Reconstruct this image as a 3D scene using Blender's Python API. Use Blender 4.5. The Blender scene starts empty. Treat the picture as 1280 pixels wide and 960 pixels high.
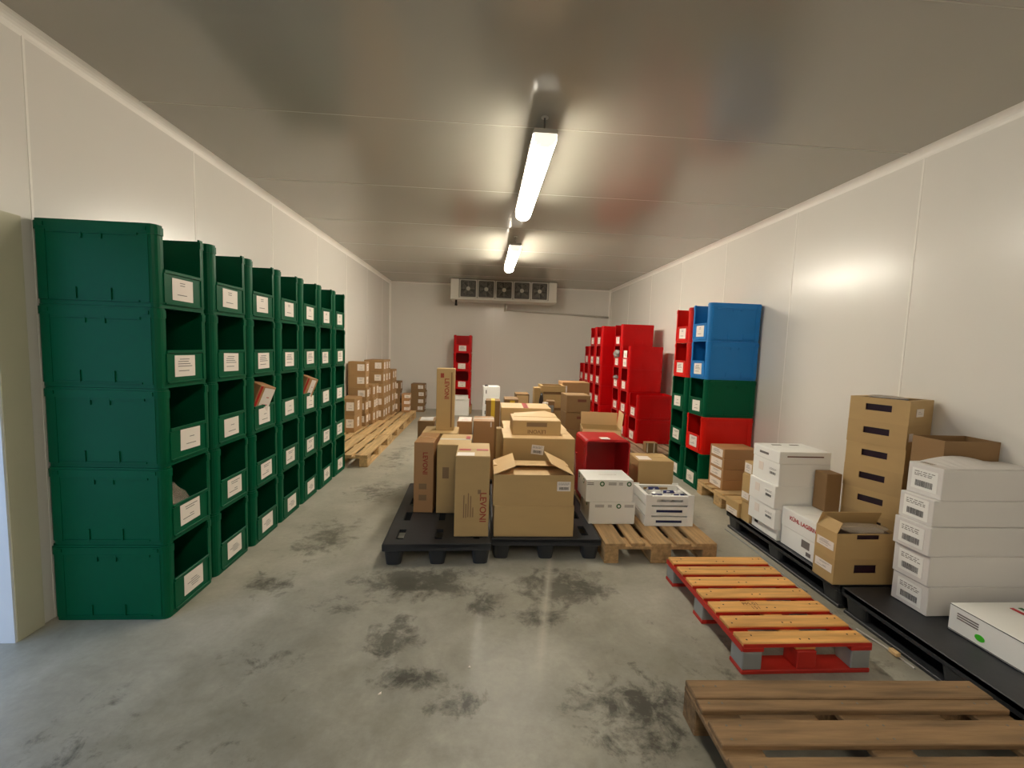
import bpy, bmesh, math, random
from mathutils import Vector, Matrix
from math import sin, cos, pi, radians as R

random.seed(7)
S = bpy.context.scene
COL = S.collection

# ------------------------------------------------------------------ camera
F_PX, YAW, PIT, ROL, CAM_H = 536.5672, .0664, .0832, .0333, 1.4644
fw = Vector((sin(YAW)*cos(PIT), cos(YAW)*cos(PIT), -sin(PIT)))
r0 = Vector((cos(YAW), -sin(YAW), 0)); u0 = r0.cross(fw)
rt = cos(ROL)*r0 + sin(ROL)*u0; up = -sin(ROL)*r0 + cos(ROL)*u0
cd = bpy.data.cameras.new('camera'); cam = bpy.data.objects.new('camera', cd); COL.objects.link(cam)
cd.sensor_fit = 'HORIZONTAL'; cd.sensor_width = 36; cd.lens = F_PX/1280*36; cd.clip_start = .02; cd.clip_end = 100
cam.matrix_world = Matrix(((rt.x, up.x, -fw.x, 0), (rt.y, up.y, -fw.y, 0), (rt.z, up.z, -fw.z, CAM_H), (0, 0, 0, 1)))
S.camera = cam

# ------------------------------------------------------------------ world, view
W = bpy.data.worlds.new('overcast_daylight'); S.world = W; W.use_nodes = True
W.node_tree.nodes['Background'].inputs[0].default_value = (.46, .66, 1, 1)
W.node_tree.nodes['Background'].inputs[1].default_value = 1.5
S.view_settings.view_transform = 'Standard'; S.view_settings.look = 'None'
S.view_settings.gamma = 1; S.view_settings.use_curve_mapping = False
S.view_settings.exposure = 0.26
LAMP_POWER = 30.0
LAMP_COL = (1, .92, .77)

# room dimensions (metres)
XL, XR, YB, YN, H = -2.178, 2.912, 10.01, -2.4, 2.88
DOOR_Y0, DOOR_Y1, DOOR_Z = .75, 2.065, 2.03
# daylight enters through the open doorway in the left wall: portal guiding the sky light
pl = bpy.data.lights.new('doorway_portal', 'AREA'); pl.shape = 'RECTANGLE'; pl.size = DOOR_Z; pl.size_y = DOOR_Y1-DOOR_Y0
pl.cycles.is_portal = True
po = bpy.data.objects.new('doorway_portal', pl); COL.objects.link(po)
po.location = (XL-.13, (DOOR_Y0+DOOR_Y1)/2, DOOR_Z/2); po.rotation_euler = (0, -pi/2, 0)

# ------------------------------------------------------------------ materials
def srgb(r, g, b):
    f = lambda c: (c/255/12.92 if c/255 <= .04045 else ((c/255+.055)/1.055)**2.4)
    return (f(r), f(g), f(b), 1)

MATS = {}
def mat(name, col, rough=.5, spec=.5, var=.0, nscale=8., amt=.0, bump=.0, bscale=60., metal=0, stretch=None, emit=None, alpha=None, trans=None, huevar=0):
    m = bpy.data.materials.new(name); m.use_nodes = True; nt = m.node_tree; p = nt.nodes['Principled BSDF']
    p.inputs['Roughness'].default_value = rough; p.inputs['Specular IOR Level'].default_value = spec; p.inputs['Metallic'].default_value = metal
    p.inputs['Base Color'].default_value = col
    if amt or var or bump:
        tc = nt.nodes.new('ShaderNodeTexCoord'); oi = nt.nodes.new('ShaderNodeObjectInfo')
        add = nt.nodes.new('ShaderNodeVectorMath'); add.operation = 'ADD'
        mul = nt.nodes.new('ShaderNodeVectorMath'); mul.operation = 'SCALE'
        cmb = nt.nodes.new('ShaderNodeCombineXYZ')
        for i in range(3): nt.links.new(oi.outputs['Random'], cmb.inputs[i])
        nt.links.new(cmb.outputs[0], mul.inputs[0]); mul.inputs['Scale'].default_value = 37.
        nt.links.new(tc.outputs['Object'], add.inputs[0]); nt.links.new(mul.outputs[0], add.inputs[1])
        mp = nt.nodes.new('ShaderNodeMapping'); nt.links.new(add.outputs[0], mp.inputs[0])
        if stretch: mp.inputs['Scale'].default_value = stretch
        n = nt.nodes.new('ShaderNodeTexNoise'); n.inputs['Scale'].default_value = nscale; n.inputs['Detail'].default_value = 6
        nt.links.new(mp.outputs[0], n.inputs['Vector'])
        hsv = nt.nodes.new('ShaderNodeHueSaturation'); hsv.inputs['Color'].default_value = col
        # value = 1 + (noise-.5)*amt + (random-.5)*var
        m1 = nt.nodes.new('ShaderNodeMath'); m1.operation = 'MULTIPLY_ADD'; nt.links.new(n.outputs['Fac'], m1.inputs[0]); m1.inputs[1].default_value = 2*amt; m1.inputs[2].default_value = 1-amt-var/2
        m2 = nt.nodes.new('ShaderNodeMath'); m2.operation = 'MULTIPLY_ADD'; nt.links.new(oi.outputs['Random'], m2.inputs[0]); m2.inputs[1].default_value = var; nt.links.new(m1.outputs[0], m2.inputs[2])
        nt.links.new(m2.outputs[0], hsv.inputs['Value'])
        nt.links.new(hsv.outputs[0], p.inputs['Base Color'])
        if bump:
            b = nt.nodes.new('ShaderNodeBump'); b.inputs['Strength'].default_value = bump; b.inputs['Distance'].default_value = .004
            n2 = nt.nodes.new('ShaderNodeTexNoise'); n2.inputs['Scale'].default_value = bscale; n2.inputs['Detail'].default_value = 4
            nt.links.new(mp.outputs[0], n2.inputs['Vector']); nt.links.new(n2.outputs['Fac'], b.inputs['Height']); nt.links.new(b.outputs[0], p.inputs['Normal'])
    if emit:
        p.inputs['Emission Color'].default_value = emit[0]; p.inputs['Emission Strength'].default_value = emit[1]
    if alpha is not None: p.inputs['Alpha'].default_value = alpha
    if trans: p.inputs['Transmission Weight'].default_value = trans; p.inputs['IOR'].default_value = 1.2
    MATS[name] = m
    return m

M = MATS
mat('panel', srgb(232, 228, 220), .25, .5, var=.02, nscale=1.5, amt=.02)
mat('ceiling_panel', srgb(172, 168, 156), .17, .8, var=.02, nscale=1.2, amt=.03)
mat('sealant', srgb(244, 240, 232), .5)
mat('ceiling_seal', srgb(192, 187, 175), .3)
mat('cove', srgb(246, 242, 234), .4)
mat('jamb', srgb(205, 200, 175), .6, nscale=6, amt=.06, bump=.1, bscale=30)
mat('jamb_white', srgb(226, 228, 230), .6, nscale=6, amt=.04)
mat('green', srgb(0, 86, 56), .4, .14, var=.06, nscale=6, amt=.08)
mat('blue', srgb(28, 122, 196), .38, .3, var=.05, nscale=6, amt=.06)
mat('red', srgb(194, 4, 10), .38, .25, var=.06, nscale=6, amt=.08)
mat('redbright', srgb(220, 22, 10), .38, .3, var=.05, nscale=6, amt=.06)
mat('redold', srgb(192, 28, 34), .34, nscale=5, amt=.12)
mat('paper', srgb(238, 228, 218), .7)
mat('ink', srgb(120, 112, 108), .7)
mat('inkblack', srgb(50, 46, 46), .7)
mat('inkred', srgb(186, 40, 50), .6)
mat('inkbrown', srgb(112, 62, 44), .7)
mat('inklevoni', srgb(158, 66, 48), .7)
mat('inkdim', srgb(124, 92, 62), .7)
mat('inkgrey', srgb(140, 112, 80), .7)
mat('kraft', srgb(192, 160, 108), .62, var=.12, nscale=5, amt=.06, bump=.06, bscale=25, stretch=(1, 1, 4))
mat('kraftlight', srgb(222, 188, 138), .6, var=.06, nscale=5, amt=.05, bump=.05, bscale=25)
mat('kraftred', srgb(178, 134, 90), .5, var=.12, nscale=5, amt=.08, bump=.06, bscale=25)
mat('kraftmid', srgb(164, 128, 84), .62, var=.14, nscale=5, amt=.08, bump=.06, bscale=25)
mat('kraftdark', srgb(140, 108, 70), .65, var=.12, nscale=5, amt=.1, bump=.06, bscale=25)
mat('tape', srgb(198, 150, 96), .2, .6)
mat('whitetape', srgb(238, 226, 206), .25, .6)
mat('redtape', srgb(176, 32, 30), .35)
mat('yellowtape', srgb(226, 190, 60), .35)
mat('whitebox', srgb(246, 245, 240), .5, var=.04, nscale=5, amt=.03, bump=.05, bscale=30)
mat('greybox', srgb(226, 222, 218), .45, var=.04, nscale=5, amt=.03, bump=.12, bscale=14)
mat('logogreen', srgb(44, 104, 50), .5)
mat('dotgreen', srgb(70, 200, 40), .5)
mat('blackplastic', srgb(44, 46, 50), .42, var=.1, nscale=7, amt=.25, bump=.15, bscale=30)
mat('woodworn', srgb(176, 142, 98), .72, var=.25, nscale=4, amt=.75, bump=.35, bscale=12, stretch=(.7, 9, 9))
mat('wood', srgb(196, 164, 116), .7, var=.25, nscale=4, amt=.6, bump=.35, bscale=12, stretch=(.7, 9, 9))
mat('woodold', srgb(136, 108, 76), .72, var=.16, nscale=4, amt=1.0, bump=.6, bscale=12, stretch=(.7, 8, 8))
mat('woodpine', srgb(224, 168, 96), .55, var=.16, nscale=4, amt=.6, bump=.3, bscale=12, stretch=(.8, 9, 9))
mat('woodgrey', srgb(150, 122, 98), .75, var=.2, nscale=4, amt=.6, bump=.3, bscale=12, stretch=(.7, 9, 9))
mat('paintred', srgb(188, 40, 28), .5, var=.1, nscale=7, amt=.16)
mat('galv', srgb(150, 152, 150), .5, nscale=10, amt=.1)
mat('bluefilm', srgb(42, 48, 96), .3, nscale=18, amt=.5)
mat('purple', srgb(44, 22, 34), .3, nscale=16, amt=.6)
mat('bag', srgb(214, 212, 208), .25, .6, nscale=9, amt=.2)
mat('film', srgb(210, 196, 176), .12, .7, alpha=.4)
mat('silverbag', srgb(150, 146, 142), .2, .7, nscale=14, amt=.5)
mat('darkbag', srgb(52, 44, 42), .3, .6)
mat('evap', srgb(208, 203, 192), .4)
mat('evapdark', srgb(40, 40, 36), .6)
mat('fanblade', srgb(84, 80, 72), .5)
mat('guard', srgb(150, 146, 134), .4)
mat('hub', srgb(190, 186, 172), .35)
mat('blackrubber', srgb(18, 18, 18), .6)
mat('lamp_housing', srgb(170, 164, 152), .45)
mat('steel', srgb(120, 116, 108), .35, metal=.8)
mat('strap', srgb(200, 196, 190), .4)
for k_, (w_, e_) in enumerate(((1.15, 1), (2.8, 1), (1.3, 1))):
    mat('tube%d' % k_, (1, 1, 1, 1), .4, emit=((*LAMP_COL, 1), LAMP_POWER*w_))
mat('tube_end', (.9, .9, .88, 1), .4, emit=((*LAMP_COL, 1), .8))
mat('outdoor_ground', srgb(120, 120, 120), .8, nscale=4, amt=.2)

def floor_material():
    m = bpy.data.materials.new('concrete'); m.use_nodes = True; nt = m.node_tree; p = nt.nodes['Principled BSDF']
    L = nt.links.new
    def N(t, **kw):
        n = nt.nodes.new(t)
        for k, v in kw.items(): setattr(n, k, v)
        return n
    tc = N('ShaderNodeTexCoord')
    def noise(sc, det=6, rough=.6, dist=0, src=None):
        n = N('ShaderNodeTexNoise'); n.inputs['Scale'].default_value = sc; n.inputs['Detail'].default_value = det
        n.inputs['Roughness'].default_value = rough; n.inputs['Distortion'].default_value = dist
        L(src or tc.outputs['Object'], n.inputs['Vector']); return n.outputs['Fac']
    def math_(op, a, b=None, c=None, clamp=False):
        n = N('ShaderNodeMath', operation=op); n.use_clamp = clamp
        for i, x in enumerate((a, b, c)):
            if x is None: continue
            if isinstance(x, (int, float)): n.inputs[i].default_value = x
            else: L(x, n.inputs[i])
        return n.outputs[0]
    def ramp(x, a, b):
        n = N('ShaderNodeMapRange'); n.inputs['From Min'].default_value = a; n.inputs['From Max'].default_value = b; L(x, n.inputs['Value']); return n.outputs[0]
    big = noise(.9, 5, .55); mid = noise(4.5, 8, .65, .4); fine = noise(38, 5, .7)
    base = N('ShaderNodeMix', data_type='RGBA'); base.inputs['A'].default_value = srgb(152, 148, 132); base.inputs['B'].default_value = srgb(186, 182, 168)
    L(ramp(math_('MULTIPLY_ADD', mid, .5, math_('MULTIPLY', big, .5)), .35, .65), base.inputs['Factor'])
    # worn damp stains where pallets were dragged, ragged-edged, plus broad darker patches near the camera
    sep = N('ShaderNodeSeparateXYZ'); L(tc.outputs['Object'], sep.inputs[0])
    rag = noise(7.5, 12, .72, .5)
    tot = None
    for x, y, rx, ry, s in ((-.36, 2.58, .52, .24, 1), (.52, 2.52, .40, .27, 1), (-.42, 2.06, .17, .26, .9), (-.29, 1.80, .17, .10, .95), (-.07, 1.66, .18, .12, .7),
                            (.66, 1.6, .36, .30, .75), (.35, 2.22, .26, .12, .8), (-1.25, 2.56, .24, .2, .75), (-1.15, 3.2, .35, .5, .7), (-1.05, 4.3, .35, .5, .7), (1.6, 2.9, .3, .4, .5),
                            (-1.5, 1.75, .25, .2, .35), (.55, .9, .6, .4, .6), (-.6, 1.1, .5, .3, .35), (1.75, 3.9, .4, .8, .6), (1.9, 2.2, .3, .6, .6), (-1.1, 5.6, .3, 1.2, .6), (-1.0, 1.9, .3, .3, .4), (-1.3, 1.1, .9, .7, .5), (.1, .7, .8, .5, .5), (1.2, 1.9, .5, .4, .4), (.05, 2.35, .2, .2, .8), (-.75, 2.35, .2, .25, .55)):
        dx = math_('MULTIPLY', math_('SUBTRACT', sep.outputs[0], x), 1/rx); dy = math_('MULTIPLY', math_('SUBTRACT', sep.outputs[1], y), 1/ry)
        d = math_('SQRT', math_('ADD', math_('MULTIPLY', dx, dx), math_('MULTIPLY', dy, dy)))
        k = math_('MULTIPLY', math_('SUBTRACT', 1.25, d, clamp=True), s)
        tot = k if tot is None else math_('MAXIMUM', tot, k)
    mott = noise(17, 9, .72, .2)
    core = ramp(math_('MULTIPLY_ADD', rag, 1.5, math_('MULTIPLY_ADD', mott, .55, math_('MULTIPLY', tot, .62))), 1.30, 1.58)
    soft = math_('MULTIPLY', ramp(tot, .0, 1.0), ramp(noise(3.2, 5, .6), .3, .62))
    # noise-broken darkening painted into the floor towards the near end
    near_dark = math_('MULTIPLY', ramp(sep.outputs[1], 2.7, 1.3), ramp(math_('MULTIPLY_ADD', noise(1.7, 7, .62, .3), 1.0, math_('MULTIPLY', mott, .25)), .42, .72))
    stain_and_dark = math_('ADD', math_('MULTIPLY', core, .64), math_('MULTIPLY_ADD', soft, .24, math_('MULTIPLY', near_dark, .5)), clamp=True)
    mix2 = N('ShaderNodeMix', data_type='RGBA'); L(base.outputs['Result'], mix2.inputs['A']); mix2.inputs['B'].default_value = srgb(68, 66, 56); L(stain_and_dark, mix2.inputs['Factor'])
    # pale worn joint running down the floor
    jx = math_('SUBTRACT', sep.outputs[0], math_('MULTIPLY_ADD', sep.outputs[1], .2, -.075))
    j = ramp(math_('ABSOLUTE', jx), .035, .0)
    j = math_('MULTIPLY', j, math_('MULTIPLY', ramp(sep.outputs[1], 1.7, 2.2), ramp(sep.outputs[1], 3.2, 2.8)))
    mix3 = N('ShaderNodeMix', data_type='RGBA'); L(mix2.outputs['Result'], mix3.inputs['A']); mix3.inputs['B'].default_value = srgb(205, 198, 182); L(math_('MULTIPLY', j, .55), mix3.inputs['Factor'])
    hsv = N('ShaderNodeHueSaturation'); L(mix3.outputs['Result'], hsv.inputs['Color']); L(math_('MULTIPLY_ADD', fine, .3, .85), hsv.inputs['Value'])
    L(hsv.outputs[0], p.inputs['Base Color'])
    L(math_('MULTIPLY_ADD', mid, .35, .26), p.inputs['Roughness'])
    b = N('ShaderNodeBump'); b.inputs['Strength'].default_value = .12; b.inputs['Distance'].default_value = .004; L(math_('ADD', fine, mid), b.inputs['Height']); L(b.outputs[0], p.inputs['Normal'])
    return m
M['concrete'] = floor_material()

# ------------------------------------------------------------------ mesh helpers
class MB:
    def __init__(s): s.v = []; s.f = []; s.mi = []
    def add(s, vs, fs, mi=0):
        o = len(s.v); s.v += [tuple(v) for v in vs]
        for f in fs: s.f.append(tuple(i+o for i in f)); s.mi.append(mi)
        return s
    def box(s, x0, x1, y0, y1, z0, z1, mi=0):
        return s.add([(x0, y0, z0), (x1, y0, z0), (x1, y1, z0), (x0, y1, z0), (x0, y0, z1), (x1, y0, z1), (x1, y1, z1), (x0, y1, z1)],
                     [(3, 2, 1, 0), (4, 5, 6, 7), (0, 1, 5, 4), (1, 2, 6, 5), (2, 3, 7, 6), (3, 0, 4, 7)], mi)
    def cbox(s, x0, x1, y0, y1, z0, z1, c, mi=0):      # box with chamfered edges
        P = []; idx = {}
        xs, ys, zs = (x0, x1), (y0, y1), (z0, z1)
        for i in range(2):
            for j in range(2):
                for k in range(2):
                    sx, sy, sz = 1-2*i, 1-2*j, 1-2*k
                    X, Y, Z = xs[i], ys[j], zs[k]
                    for a, v in enumerate(((X, Y+sy*c, Z+sz*c), (X+sx*c, Y, Z+sz*c), (X+sx*c, Y+sy*c, Z))):
                        idx[i, j, k, a] = len(P); P.append(v)
        F = []
        for i in range(2):
            F.append([idx[i, j, k, 0] for j, k in ((0, 0), (1, 0), (1, 1), (0, 1))][::(1 if i else -1)])
            F.append([idx[j, i, k, 1] for j, k in ((0, 0), (1, 0), (1, 1), (0, 1))][::(-1 if i else 1)])
            F.append([idx[j, k, i, 2] for j, k in ((0, 0), (1, 0), (1, 1), (0, 1))][::(1 if i else -1)])
        for i in range(2):
            for j in range(2):
                F.append([idx[i, j, 0, 0], idx[i, j, 1, 0], idx[i, j, 1, 1], idx[i, j, 0, 1]])
                F.append([idx[i, 0, j, 0], idx[i, 1, j, 0], idx[i, 1, j, 2], idx[i, 0, j, 2]])
                F.append([idx[0, i, j, 1], idx[1, i, j, 1], idx[1, i, j, 2], idx[0, i, j, 2]])
                for k in range(2): F.append([idx[i, j, k, a] for a in range(3)])
        return s.add(P, F, mi)
    def prism(s, pts, z0, z1, mi=0):      # polygon in xy extruded in z
        n = len(pts)
        return s.add([(x, y, z0) for x, y in pts]+[(x, y, z1) for x, y in pts],
                     [tuple(range(n))[::-1], tuple(range(n, 2*n))]+[(i, (i+1) % n, n+(i+1) % n, n+i) for i in range(n)], mi)
    def tube(s, a, b, r, n=12, r2=None, mi=0, cap=True):
        a, b = Vector(a), Vector(b); d = (b-a).normalized(); q = Vector((0, 0, 1)) if abs(d.z) < .9 else Vector((1, 0, 0))
        e1 = d.cross(q).normalized(); e2 = d.cross(e1); r2 = r if r2 is None else r2
        vs = [a+(e1*cos(2*pi*i/n)+e2*sin(2*pi*i/n))*r for i in range(n)]+[b+(e1*cos(2*pi*i/n)+e2*sin(2*pi*i/n))*r2 for i in range(n)]
        fs = [(i, (i+1) % n, n+(i+1) % n, n+i) for i in range(n)]
        if cap: fs += [tuple(range(n))[::-1], tuple(range(n, 2*n))]
        return s.add(vs, fs, mi)
    def quad(s, o, u, v, mi=0):
        o, u, v = Vector(o), Vector(u), Vector(v)
        return s.add([o, o+u, o+u+v, o+v], [(0, 1, 2, 3)], mi)
    def xf(s, mt): s.v = [tuple(mt @ Vector(v)) for v in s.v]; return s
    def mesh(s, name, mats, smooth=False):
        me = bpy.data.meshes.new(name); me.from_pydata(s.v, [], s.f)
        for m in (mats if isinstance(mats, (list, tuple)) else [mats]): me.materials.append(M[m])
        me.polygons.foreach_set('material_index', s.mi)
        bm = bmesh.new(); bm.from_mesh(me); bmesh.ops.recalc_face_normals(bm, faces=bm.faces) if not getattr(s, 'raw', False) else None
        bm.to_mesh(me); bm.free()
        if smooth: me.polygons.foreach_set('use_smooth', [True]*len(me.polygons))
        me.update(); return me
    def build(s, name, mats, parent=None, smooth=False):
        return link(name, s.mesh(name, mats, smooth), parent)

def link(name, me, parent=None, mt=None):
    o = bpy.data.objects.new(name, me); COL.objects.link(o)
    if parent: o.parent = parent
    if mt is not None: o.matrix_local = mt
    return o
def tag(o, label=None, cat=None, group=None, kind=None):
    if label: o['label'] = label
    if cat: o['category'] = cat
    if group: o['group'] = group
    if kind: o['kind'] = kind
    return o
def thing(name, loc, rz=0, label=None, cat=None, group=None):
    o = bpy.data.objects.new(name, None); COL.objects.link(o); o.location = loc; o.rotation_euler = (0, 0, rz); o.empty_display_size = .1
    return tag(o, label, cat, group)
_cache = {}
def cached(key, fn):
    if key not in _cache: _cache[key] = fn()
    return _cache[key]

def face_frame(face, sx, sy, sz):
    """origin (centre), u, v unit vectors and normal of a face of a box centred in xy on z 0..sz"""
    return {'front': (Vector((0, -sy/2, sz/2)), Vector((1, 0, 0)), Vector((0, 0, 1)), Vector((0, -1, 0))),
            'back': (Vector((0, sy/2, sz/2)), Vector((-1, 0, 0)), Vector((0, 0, 1)), Vector((0, 1, 0))),
            'left': (Vector((-sx/2, 0, sz/2)), Vector((0, -1, 0)), Vector((0, 0, 1)), Vector((-1, 0, 0))),
            'right': (Vector((sx/2, 0, sz/2)), Vector((0, 1, 0)), Vector((0, 0, 1)), Vector((1, 0, 0))),
            'top': (Vector((0, 0, sz)), Vector((1, 0, 0)), Vector((0, 1, 0)), Vector((0, 0, 1)))}[face]
def frame_mat(face, dims, a, b, rot=0, off=.0015):
    c, u, v, n = face_frame(face, *dims)
    o = c+u*a+v*b+n*off
    m = Matrix(((u.x, v.x, n.x, o.x), (u.y, v.y, n.y, o.y), (u.z, v.z, n.z, o.z), (0, 0, 0, 1)))
    return m @ Matrix.Rotation(rot, 4, 'Z')

def label_mesh(w, h, style='lines', seed=0, ink='ink', paper='paper'):
    rr = random.Random(seed)
    b = MB(); b.raw = True
    b.box(-w/2, w/2, -h/2, h/2, -.0012, 0)
    t = .0004
    def bar(x0, x1, y0, y1, mi=1): b.quad((x0*w, y0*h, t), ((x1-x0)*w, 0, 0), (0, (y1-y0)*h, 0), mi)
    if style == 'lines':
        y = .30
        while y > -.36:
            if rr.random() < .62:
                l = rr.uniform(.2, .7); c = rr.uniform(-.1, .1); bar(c-l/2, c+l/2, y, y+.035)
            y -= .11
    elif style == 'barcode':
        for y in (.34, .24, .16):
            x = -.40
            while x < .3:
                l = rr.uniform(.06, .2); bar(x, min(x+l, .4), y, y+.035); x += l+.04
        x = -.34
        while x < .34:
            l = rr.uniform(.006, .022); bar(x, x+l, -.36, -.06, 2); x += l+rr.uniform(.006, .014)
    elif style == 'block':
        bar(-.4, .4, -.3, .3, 2)
    return b.mesh('label_card', [paper, ink, 'inkblack'])
def put_label(parent, dims, face, a, b, w, h, style='lines', seed=0, rot=0, name='label_card', ink='ink', paper='paper', lab=None):
    me = cached(('lab', w, h, style, seed, ink, paper), lambda: label_mesh(w, h, style, seed, ink, paper))
    o = link(name, me, parent, frame_mat(face, dims, a, b, rot))
    if lab: o['label'] = lab
    return o
def text_mesh(body, size, matname, bold=0., xs=1.):
    def mk():
        cu = bpy.data.curves.new('lettering', 'FONT'); cu.body = body; cu.size = size; cu.align_x = 'CENTER'; cu.align_y = 'CENTER'; cu.offset = bold; cu.resolution_u = 3
        ob = bpy.data.objects.new('lettering', cu); COL.objects.link(ob)
        dg = bpy.context.evaluated_depsgraph_get()
        me = bpy.data.meshes.new_from_object(ob.evaluated_get(dg)); bpy.data.objects.remove(ob); bpy.data.curves.remove(cu)
        me.materials.clear(); me.materials.append(M[matname]); me.name = 'lettering'
        for v in me.vertices: v.co.x *= xs
        return me
    return cached(('txt', body, size, matname, bold, xs), mk)
def put_text(parent, dims, face, a, b, body, size, matname, rot=0, bold=0., name='lettering', xs=1.):
    return link(name, text_mesh(body, size, matname, bold, xs), parent, frame_mat(face, dims, a, b, rot, .0012))
def put_patch(parent, dims, face, a, b, w, h, matname, name='tape', rot=0, th=.0012):
    me = cached(('patch', w, h, matname), lambda: MB().box(-w/2, w/2, -h/2, h/2, -th, th*.3).mesh(name, matname))
    return link(name, me, parent, frame_mat(face, dims, a, b, rot))

# ------------------------------------------------------------------ the room
def struct(o): o['kind'] = 'structure'; return o
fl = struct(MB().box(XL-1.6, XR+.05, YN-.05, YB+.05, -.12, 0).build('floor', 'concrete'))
PW = 1.1764
def splits(a, b, j0):
    k = math.ceil((a-j0)/PW); ys = [a]
    while j0+k*PW < b-.02:
        if j0+k*PW > a+.02: ys.append(j0+k*PW)
        k += 1
    return list(zip(ys, ys[1:]+[b]))
G = .004
def side_wall(name, x, sgn, j0, door=None):
    """backing slab behind, sandwich panels in front as parts"""
    T = .12
    b = MB()
    a0, a1 = sorted((x+sgn*.006, x+sgn*T))
    if door:
        d0, d1, dz = door
        b.box(a0, a1, YN, d0, 0, H); b.box(a0, a1, d1, YB, 0, H); b.box(a0, a1, d0, d1, dz, H)
    else: b.box(a0, a1, YN, YB, 0, H)
    w = struct(b.build(name, 'sealant'))
    p0, p1 = sorted((x, x+sgn*.006))
    for ya, yb in splits(YN, YB, j0):
        rects = [(ya, yb, 0, H)]
        if door and yb > d0 and ya < d1:
            rects = []
            if ya < d0: rects.append((ya, d0, 0, H))
            if yb > d1: rects.append((d1, yb, 0, H))
            rects.append((max(ya, d0), min(yb, d1), dz, H))
        for (p, q, z0, z1) in rects:
            if q-p > .02: MB().box(p0, p1, p+G, q-G, z0, z1).build('panel', 'panel', w)
    for ya, yb in splits(YN, YB, j0)[1:]:
        if door and ya > door[0] and ya < door[1]: z0 = door[2]
        else: z0 = 0
        MB().box(min(x-sgn*.002, x+sgn*.004), max(x-sgn*.002, x+sgn*.004), ya-.006, ya+.006, z0, H-.05).build('sealant_bead', 'sealant', w)
    return w
wall_left = side_wall('wall_left', XL, -1, 3.437, (DOOR_Y0, DOOR_Y1, DOOR_Z))
wall_right = side_wall('wall_right', XR, 1, 2.8186)
for nm, y, sg in (('wall_back', YB, 1), ('wall_front', YN, -1)):
    a0, a1 = sorted((y+sg*.006, y+sg*.12)); w = struct(MB().box(XL-.12, XR+.12, a0, a1, 0, H).build(nm, 'sealant'))
    xs = [XL, -.98, .19, 1.37, 2.55, XR]
    p0, p1 = sorted((y, y+sg*.006))
    for xa, xb in zip(xs, xs[1:]): MB().box(xa+.0015, xb-.0015, p0, p1, 0, H).build('panel', 'panel', w)
ce = struct(MB().box(XL-.12, XR+.12, YN-.12, YB+.12, H+.006, H+.1).build('ceiling', 'sealant'))
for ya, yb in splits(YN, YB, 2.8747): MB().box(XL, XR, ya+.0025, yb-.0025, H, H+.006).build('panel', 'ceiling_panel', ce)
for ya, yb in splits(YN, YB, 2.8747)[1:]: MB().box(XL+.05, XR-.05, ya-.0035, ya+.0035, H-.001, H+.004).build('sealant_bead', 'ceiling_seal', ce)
# coving strips: concave quarter profile
def cove(name, axis, fixed, sx, sz, r=.055):
    prof = [(0, 0)]+[(r-r*sin(t)*1.0, r-r*cos(t)) for t in [i*pi/2/6 for i in range(7)]]
    prof = [(0, 0), (r, 0)]+[(r-r*sin(t), r-r*cos(t)) for t in [pi/12*i for i in range(1, 6)]]+[(0, r)]
    b = MB(); n = len(prof)
    for (a, c) in (axis,):
        A = [fixed(sx*p, sz*q, a) for p, q in prof]; B = [fixed(sx*p, sz*q, c) for p, q in prof]
        b.add(A+B, [(i, (i+1) % n, n+(i+1) % n, n+i) for i in range(n)]+[tuple(range(n)), tuple(range(n, 2*n))])
    o = struct(b.build(name, 'cove')); return o
cove('trim_1', (YN, YB), lambda p, q, t: (XL+p, t, H+q), 1, -1)
cove('trim_2', (YN, YB), lambda p, q, t: (XR+p, t, H+q), -1, -1)
cove('trim_3', (0, H), lambda p, q, t: (XL+p, YB+q, t), 1, -1, .04)
cove('trim_4', (0, H), lambda p, q, t: (XR+p, YB+q, t), -1, -1, .04)
cove('trim_5', (XL, XR), lambda p, q, t: (t, YB+p, H+q), -1, -1, .03)
# doorway lining
d1 = struct(MB().box(XL-.13, XL+.008, DOOR_Y1-.006, DOOR_Y1+.004, 0, DOOR_Z).build('door_1', 'jamb_white'))
MB().box(XL+.0005, XL+.012, DOOR_Y1+.004, DOOR_Y1+.128, 0, DOOR_Z-.03).build('jamb_strip', 'jamb', d1)
MB().box(XL-.13, XL+.008, DOOR_Y0-.004, DOOR_Y0+.006, 0, DOOR_Z).build('jamb_strip', 'jamb_white', d1)
MB().box(XL-.13, XL+.008, DOOR_Y0, DOOR_Y1, DOOR_Z-.004, DOOR_Z+.006).build('lintel', 'jamb_white', d1)

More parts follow.
